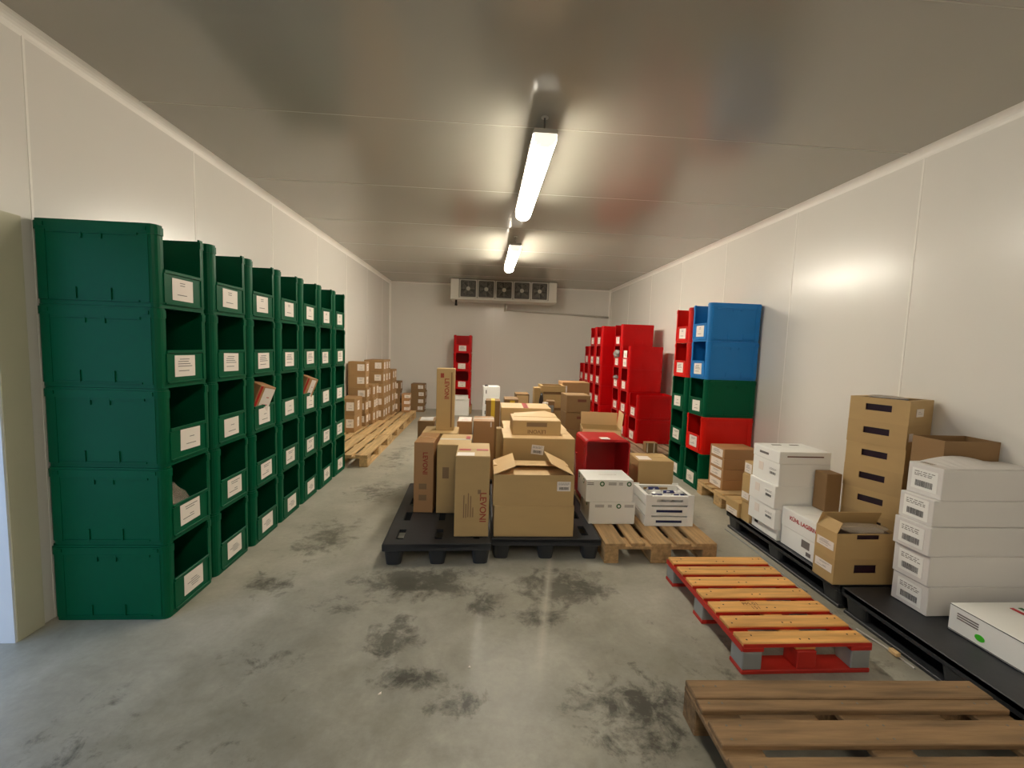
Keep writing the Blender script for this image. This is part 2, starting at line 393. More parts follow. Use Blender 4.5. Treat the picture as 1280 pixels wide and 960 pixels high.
# ------------------------------------------------------------------ ceiling lamps
LZ = 2.725
def lamp(x, y0, y1, label, tube):
    t = thing('batten_lamp', (x, (y0+y1)/2, LZ), 0, label, 'lamp', 'battens on the ceiling'); L = (y1-y0)/2
    def prof(pts, a, b): 
        m = MB(); n = len(pts); m.add([(p, a, q) for p, q in pts]+[(p, b, q) for p, q in pts], [(i, (i+1) % n, n+(i+1) % n, n+i) for i in range(n)]+[tuple(range(n)), tuple(range(n, 2*n))]); return m
    hp = [(-.065, .06), (.065, .06), (.075, .045), (.075, .03), (-.075, .03), (-.075, .045)]
    prof(hp, -L, L).build('housing', 'lamp_housing', t)
    dp = [(-.07, .0295), (.07, .0295)]+[(.07*cos(a), .0-.05*sin(a)) for a in [pi*i/10 for i in range(0, 11)]]
    prof(dp, -L+.012, L-.012).build('diffuser', tube, t)
    for s in (-1, 1):
        prof([(p*.96, q*.96) for p, q in dp], s*L-.0115, s*L+.016).build('end_cap', 'tube_end', t)
        MB().tube((0, s*(L-.06), .055), (0, s*(L-.06), H-LZ), .006, 10).build('hanger_rod', 'steel', t)
        MB().tube((0, s*(L-.06), H-LZ-.006), (0, s*(L-.06), H-LZ), .022, 14).build('ceiling_plate', 'evap', t)
    for k in range(5):
        for s in (-1, 1): MB().box(s*.077-.004, s*.077+.004, -L+.2+k*(2*L-.4)/4-.015, -L+.2+k*(2*L-.4)/4+.015, .012, .05).build('clip', 'steel', t)
    return t
lamp(.33, 2.68, 4.20, 'nearer suspended tube lamp glowing warm white under the ceiling', 'tube0')
lamp(.355, 5.52, 7.04, 'farther suspended tube lamp near the fan cooler', 'tube1')
lamp(.31, -1.45, .07, 'unseen tube lamp added behind the camera to brighten the box fronts', 'tube2')  # out-of-view fill lamp, added to light the camera-facing sides of the boxes

# ------------------------------------------------------------------ evaporator
def evaporator():
    t = thing('fan_cooler', (.378, 9.16, 2.45), 0, 'long white five-fan evaporator cooler hung under the ceiling at the back', 'cooler')
    w = 2.24; h = .42; d = .62
    MB().box(-w/2+.02, w/2-.02, .02, d, .02, h).build('casing', 'evap', t)
    MB().cbox(-w/2, w/2, -.03, d, 0, .035, .006).build('drip_tray', 'evap', t)
    for s in (-1, 1): MB().cbox(s*(w/2-.085)-.085, s*(w/2-.085)+.085, -.01, .03, .035, h, .006).build('end_cover', 'evap', t)
    MB().box(-w/2+.17, w/2-.17, .012, .022, .035, h).build('front_plate', 'guard', t)
    cs = (w-.36)/5
    for k in range(5):
        cx = -w/2+.18+cs*(k+.5); cz = .035+(h-.035)/2; r = .155
        f = MB()
        a = cs/2-.012; hz = (h-.05)/2
        for q in ((-a, a, cz-hz, cz-hz+.014), (-a, a, cz+hz-.014, cz+hz)): f.box(cx+q[0], cx+q[1], -.005, .012, q[2], q[3])
        for q in (-a, a-.014): f.box(cx+q, cx+q+.014, -.005, .012, cz-hz, cz+hz)
        fr = f.build('fan_frame', 'evap', t)
        sh = MB(); n = 28
        # square plate with round opening
        P = [(cx+r*cos(2*pi*i/n), .004, cz+r*sin(2*pi*i/n)) for i in range(n)]
        Q = [(cx+(a-.014)*max(-1, min(1, 1.42*cos(2*pi*i/n))), .004, cz+(hz-.014)*max(-1, min(1, 1.42*sin(2*pi*i/n)))) for i in range(n)]
        sh.add(P+Q, [(i, (i+1) % n, n+(i+1) % n, n+i) for i in range(n)]); sh.build('shroud', 'fanblade', fr)
        MB().tube((cx, .0105, cz), (cx, .0118, cz), r, n).build('fan_recess', 'evapdark', fr)
        bl = MB()
        for j in range(5):
            a0 = 2*pi*j/5+k*.4
            bl.add([(cx+rr*cos(a0+da), .009-.005*e, cz+rr*sin(a0+da)) for rr, da, e in ((.04, -.3, 0), (.14, -.1, 0), (.145, .65, 1), (.04, .4, 1))], [(0, 1, 2, 3)])
        bl.build('fan_blades', 'fanblade', fr)
        g = MB()
        for rr in (.05, .075, .1, .125, .15):
            for i in range(24):
                g.tube((cx+rr*cos(2*pi*i/24), -.008, cz+rr*sin(2*pi*i/24)), (cx+rr*cos(2*pi*(i+1)/24), -.008, cz+rr*sin(2*pi*(i+1)/24)), .0016, 4, cap=False)
        for j in range(4): g.tube((cx+.155*cos(pi/4*j), -.008, cz+.155*sin(pi/4*j)), (cx-.155*cos(pi/4*j), -.008, cz-.155*sin(pi/4*j)), .002, 4)
        g.build('fan_guard', 'guard', fr)
        MB().tube((cx, .006, cz), (cx, -.014, cz), .042, 16, .036).build('fan_hub', 'hub', fr)
    for s in (-1, 1): MB().box(s*.95-.015, s*.95+.015, .1, .5, h-.002, h+.012).build('ceiling_bracket', 'steel', t)
evaporator()
p = MB(); p.tube((.45, 9.75, 2.45), (.45, 9.75, 2.36), .03, 12); p.tube((.45, 9.75, 2.37), (.45, 9.96, 2.33), .03, 12); p.tube((.43, 9.965, 2.335), (XR-.045, 9.965, 2.255), .022, 12)
tag(p.build('drain_pipe', 'evap', None, True), 'thin grey drain pipe sloping along the back wall below the cooler', 'pipe')
p = MB(); p.tube((-.63, 9.3, 2.4505), (-.63, 9.3, 2.36), .022, 10); p.tube((-.63, 9.3, 2.37), (-.63, 9.3, 2.33), .028, 10)
tag(p.build('cable_plug', 'blackrubber'), 'short black cable stub hanging under the cooler left end', 'cable')

# ------------------------------------------------------------------ picking crates
CL, CW, CH = .58, .40, .4013
def rrect(x0, x1, y0, y1, r, n=4):
    out = []
    for cx, cy, a in ((x1-r, y0+r, -pi/2), (x1-r, y1-r, 0), (x0+r, y1-r, pi/2), (x0+r, y0+r, pi)):
        for i in range(n+1): out.append((cx+r*cos(a+pi/2*i/n), cy+r*sin(a+pi/2*i/n)))
    return out
def crate_meshes(matname, ch):
    w = .008
    def ring(b, off, z0, z1, open_, th=w):
        po = rrect(-CL-off+.01, -.01+off, -CW/2-off+.01, CW/2+off-.01, .032+off); pi_ = rrect(-CL-off+.01+th, -.01+off-th, -CW/2-off+.01+th, CW/2+off-.01-th, max(.032+off-th, .006))
        if open_:   # start after the front gap: front is the x max side between y=-g..g
            n = len(po); g = CW/2-.062
            # points order begins at (x1-r,y0); index 4 is end of first corner at front; front edge runs between index 4 and 5
            seqo = [(po[4][0], -g)]+[po[i] for i in range(4, -1, -1)]+[po[i] for i in range(n-1, 4, -1)]+[(po[5][0], g)]
            seqi = [(pi_[4][0], -g)]+[pi_[i] for i in range(4, -1, -1)]+[pi_[i] for i in range(n-1, 4, -1)]+[(pi_[5][0], g)]
            m = len(seqo); vs = [(x, y, z) for z in (z0, z1) for x, y in seqo]+[(x, y, z) for z in (z0, z1) for x, y in seqi]
            fs = []
            for i in range(m-1):
                fs += [(i, i+1, m+i+1, m+i), (2*m+i, 3*m+i, 3*m+i+1, 2*m+i+1), (m+i, m+i+1, 3*m+i+1, 3*m+i), (i, 2*m+i, 2*m+i+1, i+1)]
            fs += [(0, m, 3*m, 2*m), (m-1, 3*m-1, 4*m-1, 2*m-1)]
            b.add(vs, fs)
        else:
            m = len(po); vs = [(x, y, z) for z in (z0, z1) for x, y in po]+[(x, y, z) for z in (z0, z1) for x, y in pi_]; fs = []
            for i in range(m):
                j = (i+1) % m
                fs += [(i, j, m+j, m+i), (2*m+i, 3*m+i, 3*m+j, 2*m+j), (m+i, m+j, 3*m+j, 3*m+i), (i, 2*m+i, 2*m+j, j)]
            b.add(vs, fs)
    zp = ch*.47
    b = MB()
    ring(b, -.004, 0, .022, False); ring(b, .0, .022, zp, False); ring(b, .0, zp, ch-.05, True)
    b.prism(rrect(-CL+.016, -.016, -CW/2+.016, CW/2-.016, .026), .006, .016)
    for s in (-1, 1):      # ribs on the long sides: two below the rim, two above the foot
        for x in (-.38, -.22): b.box(x-.004, x+.004, s*(CW/2-.011), s*(CW/2-.004), .022, .085)
        for x in (-.345, -.255): b.box(x-.004, x+.004, s*(CW/2-.011), s*(CW/2-.004), ch-.085, ch-.05)
        b.box(-.50, -.09, s*(CW/2-.011), s*(CW/2-.005), ch-.062, ch-.05)
        b.box(-.50, -.09, s*(CW/2-.011), s*(CW/2-.005), .022, .03)
        for x in (-.525, -.062): b.box(x-.02, x+.02, s*(CW/2-.011), s*(CW/2-.0075), .022, ch-.05)
    body = b.mesh('body', matname)
    rb = MB(); ring(rb, .004, ch-.05, ch-.012, True, .012); ring(rb, -.001, ch-.012, ch-.001, True, .010)
    for s in (-1, 1):
        for x in (-.06, -.52): rb.box(x-.012, x+.012, s*(CW/2-.006), s*(CW/2-.0015), ch-.036, ch-.018)
    rim = rb.mesh('rim', matname)
    fp = MB(); g = CW/2-.06
    fp.cbox(-.014, -.003, -g, g, zp-.014, zp+.004, .003); fp.cbox(-.012, -.004, -g+.005, g-.005, .02, .03, .002)
    for s in (-1, 1): fp.box(-.012, -.005, s*g-.004, s*g+.004, .03, zp-.014)
    front = fp.mesh('front_lip', matname)
    return body, rim, front
def crate(name, loc, rz, color, label, group, ch=CH, lw=.155, lh=.112, cardshift=None, cards=1, seed=0, sx=1, extra=None):
    body, rim, front = cached(('crate', color, ch), lambda: crate_meshes(color, ch))
    t = thing(name, loc, rz, label, 'crate', group)
    if sx != 1: t.scale = (sx, 1, 1)
    link('body', body, t); link('rim', rim, t); link('front_lip', front, t)
    rr = random.Random(seed)
    zc = ch*.27; 
    for c in range(cards):
        me = cached(('card', lw, lh, seed % 5), lambda: label_mesh(lw, lh, 'lines', seed % 5))
        dy = rr.uniform(-.012, .012) if cardshift is None else cardshift
        z = zc+rr.uniform(-.006, .006)+c*(lh+.008)
        m = Matrix(((0, 0, 1, -.0085), (1, 0, 0, dy), (0, 1, 0, z), (0, 0, 0, 1))) @ Matrix.Rotation(rr.uniform(-.03, .03), 4, 'Z')
        link('label_card', me, t, m)
    return t
ORD = ['first', 'second', 'third', 'fourth', 'fifth', 'sixth', 'seventh', 'eighth', 'ninth']
XG, Y0G, SP = -1.585, 2.213, .4083
LV5 = ['bottom level', 'second level up', 'middle level', 'fourth level up', 'top level']
for c in range(7):
    for k in range(5):
        crate('picking_crate', (XG+random.uniform(-.006, .006), Y0G+SP*(c+.5)+random.uniform(-.002, .002), k*CH), 0, 'green',
              'green crate, %s, in the %s green column from the doorway' % (LV5[k], ORD[c]), 'green crates along the left wall', seed=c*5+k)
def rcrate(x, y, z, color, label, group, ch, seed, cards=1, sx=1.):
    return crate('picking_crate', (x, y, z), pi, color, label, group, ch, seed=seed, cards=cards, sx=sx, lw=.16, lh=.118)
near = ['green', 'redbright', 'green', 'blue', 'blue']; far = ['green', 'green', 'green', 'redbright', 'redbright']
nm = {'green': 'green', 'redbright': 'red', 'blue': 'blue', 'red': 'red'}
for k in range(5):
    rcrate(2.32+random.uniform(-.004, .004), 4.346+.2, k*CH, near[k], '%s crate, %s, in the nearer mixed-colour column by the right wall' % (nm[near[k]], LV5[k]), 'mixed crates by the right wall', CH, 60+k)
    rcrate(2.31+random.uniform(-.004, .004), 4.346+.61, k*CH*.993, far[k], '%s crate, %s, in the farther mixed-colour column by the right wall' % (nm[far[k]], LV5[k]), 'mixed crates by the right wall', CH*.993, 70+k)
PZ = .1449
HR = .353
for ci, (x, y, n) in enumerate(((2.215, 6.20, 2), (2.195, 6.61, 4), (2.19, 7.02, 5))):
    for k in range(n):
        rcrate(x+random.uniform(-.004, .004), y, PZ+k*HR, 'red', 'red crate, %s, in the %s column of the nearer red stack' % (['bottom level', 'second level up', 'third level up', 'fourth level up', 'fifth level up'][k], ['low nearest', 'middle', 'tall rear'][ci]),
               'nearer red crates on pallets by the right wall', HR, 80+ci*7+k, 2 if (ci == 1 and k == 3) else 1, .95)
for ci, (x, y, n) in enumerate(((2.06, 7.72, 5), (2.055, 8.13, 5), (2.05, 8.54, 4), (2.05, 8.95, 3))):
    for k in range(n):
        rcrate(x+random.uniform(-.004, .004), y, PZ+k*HR, 'red', 'red crate, %s, in the %s column of the farther red stack' % (['bottom level', 'second level up', 'third level up', 'fourth level up', 'fifth level up'][k], ORD[ci]),
               'farther red crates on pallets at the back right', HR, 120+ci*7+k, 1, .95)
for k in range(4):
    crate('picking_crate', (-.475, 9.38, PZ+k*.392), -pi/2, 'red', 'red crate %s of the lone stack against the back wall' % ['at the bottom', 'second up', 'third up', 'on top'][k], 'red crates at the back wall', .392, seed=160+k, lw=.16, lh=.118)

# ------------------------------------------------------------------ pallets
def wood_pallet(loc, rz, length, width, label, wood='wood', boards=5, hgt=.1445, group='wooden pallets'):
    """boards run along local x; origin at centre on the floor"""
    t = thing('wooden_pallet', loc, rz, label, 'pallet', group); rr = random.Random(hash(label) % 1000 if False else int(abs(loc[0]*77+loc[1]*31)*10))
    ws = {5: [.145, .10, .145, .10, .145], 7: [.09]*7}[boards]; k = width/.8; ws = [w*k for w in ws]
    gap = (width-sum(ws))/(boards-1); th = .022
    y = -width/2
    for w in ws:
        def mkb(crack=(wood == 'woodold' and y > width/2-w-.01)):
            b_ = MB()
            if crack: b_.cbox(-length/2, length/2, -w/2, -.022, 0, th, .003); b_.cbox(-length/2, length/2, -.018, w/2, 0, th+.003, .004)
            else: b_.cbox(-length/2, length/2, -w/2, w/2, 0, th, .003)
            for xx in (-length/2+.05, -length/2+.10, -.03, .03, length/2-.10, length/2-.05):
                for yy in (-w*.28, w*.26): b_.tube((xx+yy*.2, yy, th-.002), (xx+yy*.2, yy, th+(.0034 if crack and yy > 0 else .0003)), .0045, 6, mi=1)
            return b_.mesh('top_board', [wood, 'steel'])
        me = cached(('tb', length, round(w, 4), wood, y > width/2-w-.01), mkb)
        o = link('top_board', me, t); o.location = (rr.uniform(-.004, .004), y+w/2, hgt-th); y += w+gap
    for x in (-length/2+.0725, 0, length/2-.0725):
        me = cached(('cb', round(width, 3), wood), lambda: MB().cbox(-.0725, .0725, -width/2, width/2, 0, th, .003).mesh('cross_board', wood))
        o = link('cross_board', me, t); o.location = (x, 0, hgt-2*th)
        for yy, bw in ((-width/2+.05, .10), (0, .145), (width/2-.05, .10)):
            me = cached(('bk', bw, wood, hgt), lambda: MB().cbox(-.0725, .0725, -bw/2, bw/2, .022, hgt-2*th, .004).mesh('block', wood))
            o = link('block', me, t); o.location = (x, yy, 0)
    for yy, bw in ((-width/2+.05, .10), (0, .145), (width/2-.05, .10)):
        me = cached(('bb', length, bw, wood), lambda: MB().cbox(-length/2, length/2, -bw/2, bw/2, 0, .022, .003).mesh('bottom_board', wood))
        o = link('bottom_board', me, t); o.location = (0, yy, 0)
    return t
for k, wd in enumerate(('nearest', 'middle', 'farthest')):
    wood_pallet((-1.745+.0*k, 5.69+1.215*k, 0), pi/2, 1.2, .80, '%s of three pale wooden pallets in line along the left wall' % wd)
wood_pallet((1.272, 3.41, 0), pi/2+R(-.4), 1.2, .80, 'worn wooden pallet under the white trays and boxes, centre right', 'woodworn')
for y, l, lab in ((6.02, 1.2, 'greyed wooden pallet under the nearer red crates, right wall'), (7.04, .8, 'hidden wooden pallet under the rear of the nearer red crates'), (8.07, 1.2, 'wooden pallet under the near half of farther red crates'), (9.08, .8, 'wooden pallet under the end of farther red crates')):
    wood_pallet((2.42, y, 0), pi/2, l, .80, lab, 'woodgrey')
wood_pallet((-.475, 9.66, 0), pi/2, .62, .44, 'small wooden pallet under the lone red crate stack', 'wood')
wood_pallet((2.60, 3.93, 0), 0, .60, .80, 'short pale wooden pallet between black pallet and mixed crates', 'wood')
wood_pallet((1.435, 1.165, 0), R(-1.6), 1.2, .80, 'dark weathered wooden pallet lying nearest the camera', 'woodold', hgt=.15)

def red_pallet():
    t = thing('wooden_pallet', (1.535, 2.20, 0), R(0), 'red-painted pallet with orange pine boards beside the black pallets', 'pallet', 'wooden pallets')
    w, l = .62, .82; zt = .15
    n = 7; bw = .086; gp = (l-n*bw)/(n-1)
    bb = MB().cbox(-w/2, w/2, -bw/2, bw/2, 0, .02, .003)
    for xx in (-w/2+.03, -w/2+.07, -.02, .025, w/2-.07, w/2-.03): bb.tube((xx, .012 if xx*50 % 2 < 1 else -.018, .018), (xx, .012 if xx*50 % 2 < 1 else -.018, .0206), .0045, 6, mi=1)
    bb.box(-w/2+.001, w/2-.001, -bw/2-.0006, -bw/2+.002, .001, .012, 2)
    bm = bb.mesh('top_board', ['woodpine', 'inkblack', 'paintred'])
    for k in range(n):
        o = link('top_board', bm, t); o.location = (random.uniform(-.004, .004), -l/2+bw/2+k*(bw+gp), zt-.02)
        if k == 2:
            put_text(o, (w, bw, .02), 'top', -.09, .015, 'PM-01', .034, 'inkbrown', name='stamp'); put_text(o, (w, bw, .02), 'top', -.08, -.02, '151', .034, 'inkbrown', name='stamp')
    sm = MB().cbox(-.05, .05, -l/2-.004, l/2+.004, zt-.042, zt-.0202, .003).mesh('stringer', 'paintred')
    for x in (-w/2+.048, w/2-.048): link('stringer', sm, t).location = (x, 0, 0)
    MB().cbox(-.05, .05, -l/2+.01, l/2-.01, zt-.042, zt-.0202, .003).build('stringer', 'woodpine', t)
    for y in (-l/2+.045, 0, l/2-.045):
        MB().cbox(-w/2-.004, w/2+.004, y-.05, y+.05, 0, .02, .003).build('bottom_board', 'paintred', t)
        for x, mt in ((-w/2+.045, 'galv'), (0, 'paintred'), (w/2-.045, 'galv')):
            MB().cbox(x-.047, x+.047, y-.047, y+.047, .02, zt-.042, .004).build('block', mt, t)
    # red paint on the edge board
    MB().box(-w/2-.002, w/2+.002, -l/2-.003, -l/2-.0002, zt-.02, zt-.004).build('painted_edge', 'paintred', t)
    for s in (-1, 1): MB().box(s*(w/2+.0062)-.0012, s*(w/2+.0062)+.0012, -l/2, l/2, zt-.042, zt-.014).build('painted_edge', 'paintred', t)
red_pallet()

def plastic_pallet(loc, w, l, label, rz=0, runners=False, slots=(2, 4), solid=False):
    t = thing('plastic_pallet', loc, rz, label, 'pallet', 'black plastic pallets'); h = .15
    d = MB(); nx, ny = slots
    # deck plate with rectangular grip slots: strips around the holes
    sw, sl = .05, .16
    xs = [-w/2+w*(i+.5)/nx for i in range(nx)]; ys = [-l/2+l*(j+.5)/ny for j in range(ny)]
    xs = [-w/2+.10, -w/2+.36] + ([w/2-.10] if w > .6 else [])
    if solid: xs = []
    ex = sorted([-w/2, w/2]+[e for x in xs for e in (x-sw/2, x+sw/2)]); ey = sorted([-l/2, l/2]+[e for y in ys for e in (y-sl/2, y+sl/2)])
    holes = {(x-sw/2, y-sl/2) for x in xs for y in ys}
    for a, b in zip(ex, ex[1:]):
        for c, e in zip(ey, ey[1:]):
            if (a, c) in holes: continue
            d.box(a, b, c, e, h-.026, h-.002)
    bm = bmesh.new(); me = d.mesh('deck', 'blackplastic'); bm.from_mesh(me); bmesh.ops.remove_doubles(bm, verts=bm.verts, dist=1e-5)
    seen = {}
    for f in bm.faces: seen.setdefault(tuple(sorted(v.index for v in f.verts)), []).append(f)
    bmesh.ops.delete(bm, geom=[f for fs in seen.values() if len(fs) > 1 for f in fs], context='FACES'); bm.to_mesh(me); bm.free()
    link('deck', me, t)
    rim = MB()
    for q in ((-w/2, w/2, -l/2, -l/2+.012), (-w/2, w/2, l/2-.012, l/2), (-w/2, -w/2+.012, -l/2+.012, l/2-.012), (w/2-.012, w/2, -l/2+.012, l/2-.012)): rim.cbox(*q, h-.05, h, .004)
    rim.build('edge_rim', 'blackplastic', t)
    rb = MB()
    for x in (-w*.25, w*.25): rb.box(x-.004, x+.004, -l/2+.02, l/2-.02, h-.045, h-.026)
    rb.build('ribs', 'blackplastic', t)
    for x in (-w/2+.07, 0, w/2-.07):
        for y in (-l/2+.08, 0, l/2-.08):
            f = MB(); a = rrect(-.065, .065, -.075, .075, .03); b = rrect(-.048, .048, -.06, .06, .025); n = len(a)
            f.add([(p, q, h-.026) for p, q in a]+[(p, q, .0) for p, q in b], [(i, (i+1) % n, n+(i+1) % n, n+i) for i in range(n)]+[tuple(range(n, 2*n))])
            me = cached('foot', lambda: f.mesh('foot', 'blackplastic')); o = link('foot', me, t); o.location = (x, y, .0 if not runners else .0005)
    if runners:
        for x in (-w/2+.07, 0, w/2-.07): MB().cbox(x-.06, x+.06, -l/2+.01, l/2-.01, 0, .02, .003).build('runner', 'blackplastic', t)
    return t
plastic_pallet((-.295, 3.42, 0), .72, 1.28, 'black plastic pallet under the three tall cartons, centre left', R(1.5))
plastic_pallet((.472, 3.46, 0), .77, 1.2, 'black plastic pallet under the open flapped carton, centre', R(-.3))
plastic_pallet((2.505, 2.862, 0), .79, 1.18, 'farther black plastic pallet along the right wall under white boxes', 0, True, solid=True)
plastic_pallet((2.505, 1.655, 0), .79, 1.2, 'nearer black plastic pallet at right with the flat box', 0, True, solid=True)
plastic_pallet((-.25, 4.75, 0), .80, 1.2, 'black plastic pallet behind the tall cartons, mostly hidden')
plastic_pallet((.565, 4.78, 0), .80, 1.2, 'black plastic pallet in the rear of the centre, mostly hidden')
plastic_pallet((1.36, 4.98, 0), .74, 1.0, 'black plastic pallet under the dark carton stack')
plastic_pallet((.35, 6.35, 0), 1.0, 1.5, 'large black plastic pallet at the rear of the centre')
plastic_pallet((1.17, 6.1, 0), .60, 1.0, 'black plastic pallet under the slotted trays')

# ------------------------------------------------------------------ cartons
def carton(x0, x1, y0, y1, z0, z1, label, m='kraft', rz=0, name='carton', group=None, seam='x', tape=None, flaps=True, cat='box'):
    sx, sy, sz = x1-x0, y1-y0, z1-z0
    t = thing(name, ((x0+x1)/2, (y0+y1)/2, z0), rz, label, cat, group)
    top = .003
    if flaps:
        me = cached(('cbody', round(sx, 3), round(sy, 3), round(sz, 3), m), lambda: MB().cbox(-sx/2, sx/2, -sy/2, sy/2, 0, sz-top, .003).mesh('body', m))
        link('body', me, t)
        g = .0018
        for s in (-1, 1):
            b = MB()
            if seam == 'x': b.cbox(-sx/2+.001, sx/2-.001, *sorted((s*g, s*(sy/2-.001))), sz-top-.0002, sz, .001)
            else: b.cbox(*sorted((s*g, s*(sx/2-.001))), -sy/2+.001, sy/2-.001, sz-top-.0002, sz, .001)
            b.build('top_flap', m, t)
    else:
        me = cached(('cb1', round(sx, 3), round(sy, 3), round(sz, 3), m), lambda: MB().cbox(-sx/2, sx/2, -sy/2, sy/2, 0, sz, .003).mesh('body', m))
        link('body', me, t)
    t['dims'] = (sx, sy, sz)
    if tape:
        if seam == 'x': put_patch(t, (sx, sy, sz), 'top', 0, 0, sx, .05, tape)
        else: put_patch(t, (sx, sy, sz), 'top', 0, 0, .05, sy, tape)
    return t
def D(t): return tuple(t['dims'])

def levoni_print(t, face, a, b, size, rot, ink='inklevoni'):
    put_text(t, D(t), face, a, b, 'LEVONI', size, ink, rot, .0012, xs=1.0)

# tall cartons on the left black pallet
t = carton(-.52, -.368, 3.325, 3.71, .15, .712, 'narrow reddish tall carton, leftmost on the front black pallet', 'kraftred', R(-1.5), seam='x', tape='tape', group='tall cartons')
levoni_print(t, 'front', .01, .115, .052, -pi/2)
for zz in (-.07, -.16): put_patch(t, D(t), 'front', -.005, zz, .06, .045, 'inkgrey', 'stamp')
t = carton(-.345, -.085, 3.315, 3.72, .15, .70, 'tall pale carton standing between the two other tall cartons', 'kraft', R(-.5), tape='whitetape', group='tall cartons')
put_patch(t, D(t), 'front', -.06, .05, .05, .09, 'inkgrey', 'stamp')
put_patch(t, D(t), 'top', .10, .06, .035, .12, 'redtape', 'tape_end')
t = carton(-.178, .06, 2.894, 3.30, .15, .72, 'tall carton in front on the left black pallet, two red stickers on top', 'kraft', R(.3), tape=None, group='tall cartons')
levoni_print(t, 'front', .075, -.075, .062, -pi/2)
[put_patch(t, D(t), 'front', a_, b_, .007, l_, 'inkgrey', 'print_line') for a_, b_, l_ in ((-.055, -.07, .16), (-.04, -.10, .10), (-.025, -.06, .17), (-.008, -.07, .15), (.008, -.11, .07))]; put_patch(t, D(t), 'front', .05, .035, .022, .03, 'inkgrey', 'stamp')
for a in (-.06, .065): put_patch(t, D(t), 'top', a, -.02, .085, .045, 'redtape', 'red_sticker')
put_patch(t, D(t), 'top', -.05, -.15, .12, .09, 'paper', 'white_sticker')
carton(-.53, -.22, 3.76, 4.08, .15, .698, 'carton under the upright carton, behind the tall cartons', 'kraft')
t = carton(-.423, -.262, 3.88, 4.04, .6985, 1.262, 'slim carton standing upright on top, highest of the centre', 'kraft', R(1.5), seam='x')
levoni_print(t, 'front', .01, .10, .055, -pi/2); put_patch(t, D(t), 'front', -.03, .22, .03, .04, 'inklevoni', 'stamp')
put_patch(t, D(t), 'front', .055, 0, .012, .5, 'kraftdark', 'crease')

# crumpled things
def crumple(name, loc, size, m, label, cat, seed=0, sub=3, rough=.25, flat=True, parent=None, rz=0, group=None):
    rr = random.Random(seed); bm = bmesh.new(); bmesh.ops.create_icosphere(bm, subdivisions=sub, radius=1)
    dirs = [(Vector((rr.uniform(-1, 1), rr.uniform(-1, 1), rr.uniform(-1, 1))).normalized(), rr.uniform(3, 8), rr.uniform(0, 6)) for _ in range(9)]
    for v in bm.verts:
        n = sum(abs(sin(v.co.dot(d)*f+p))-.6 for d, f, p in dirs)/9
        v.co *= 1+rough*n*2.2
        if v.co.z < -.8: v.co.z = -.8
        v.co = Vector((v.co.x*size[0], v.co.y*size[1], (v.co.z+.8)*size[2]))
    me = bpy.data.meshes.new(name); bm.to_mesh(me); bm.free(); me.materials.append(M[m])
    o = link(name, me, parent); o.location = loc; o.rotation_euler = (0, 0, rz)
    if not parent: tag(o, label, cat, group)
    return o

# centre cartons
carton(.098, .66, 2.897, 3.28, .15, .374, 'plain wide carton at the bottom front of the centre pallet', 'kraft')
def open_carton(x0, x1, y0, y1, z0, z1, label, m='kraft', rz=0, flaps=(), fill=.75, th=.006, name='open_carton'):
    sx, sy, sz = x1-x0, y1-y0, z1-z0
    t = thing(name, ((x0+x1)/2, (y0+y1)/2, z0), rz, label, 'box'); t['dims'] = (sx, sy, sz)
    b = MB(); b.box(-sx/2, sx/2, -sy/2, sy/2, 0, th)
    b.box(-sx/2, sx/2, -sy/2, -sy/2+th, th, sz); b.box(-sx/2, sx/2, sy/2-th, sy/2, th, sz)
    b.box(-sx/2, -sx/2+th, -sy/2+th, sy/2-th, th, sz); b.box(sx/2-th, sx/2, -sy/2+th, sy/2-th, th, sz)
    b.build('body', m, t)
    for side, ln, ang in flaps:      # ang: 0 upright, + outwards, - inwards (degrees)
        a = R(ang); e = .004
        if side in 'LR':
            s = -1 if side == 'L' else 1; f = MB().box(-.002, .002, -sy/2+e, sy/2-e, 0, ln); f.build('flap', 'kraftlight' if m == 'kraft' else m, t).matrix_local = Matrix.Translation((s*(sx/2-.003), 0, sz)) @ Matrix.Rotation(s*a, 4, 'Y')
        else:
            s = -1 if side == 'F' else 1; f = MB().box(-sx/2+e, sx/2-e, -.002, .002, 0, ln); f.build('flap', 'kraftlight' if m == 'kraft' else m, t).matrix_local = Matrix.Translation((0, s*(sy/2-.003), sz)) @ Matrix.Rotation(-s*a, 4, 'X')
    if fill: MB().cbox(-sx/2+.012, sx/2-.012, -sy/2+.012, sy/2-.012, th, sz*fill, .01).build('contents', 'kraftlight', t)
    return t
t = open_carton(.088, .652, 2.90, 3.28, .3745, .592, 'open carton with raised side flaps, front centre, white label at right', 'kraft', 0, (('L', .16, -68), ('R', .18, -64), ('B', .18, -86)), .9)
put_label(t, D(t), 'front', .21, .03, .095, .068, 'barcode', 3)
carton(.165, .75, 3.36, 3.80, .15, .45, 'carton low behind the open carton, mostly hidden', 'kraft')
t = carton(.17, .752, 3.385, 3.80, .4505, .748, 'big wide carton behind the open carton with a tilted white label', 'kraft', 0, m_ if False else 'carton') if False else carton(.17, .752, 3.385, 3.80, .4505, .748, 'big wide carton behind the open carton with a tilted white label', 'kraft')
put_label(t, D(t), 'front', -.012, .055, .10, .075, 'barcode', 5, R(-6))
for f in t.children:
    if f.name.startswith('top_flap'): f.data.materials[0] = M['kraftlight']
t = carton(.19, .765, 3.81, 4.22, .15, .746, 'pale-topped carton just behind the big wide carton', 'kraft', tape='kraftlight' if False else None)
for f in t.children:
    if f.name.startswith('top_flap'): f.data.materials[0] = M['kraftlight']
t = carton(.25, .652, 3.5, 3.86, .7485, .872, 'flat carton with brown print lying on the big wide carton', 'kraft', seam='x')
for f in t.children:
    if f.name.startswith('top_flap'): f.data.materials[0] = M['kraftlight']
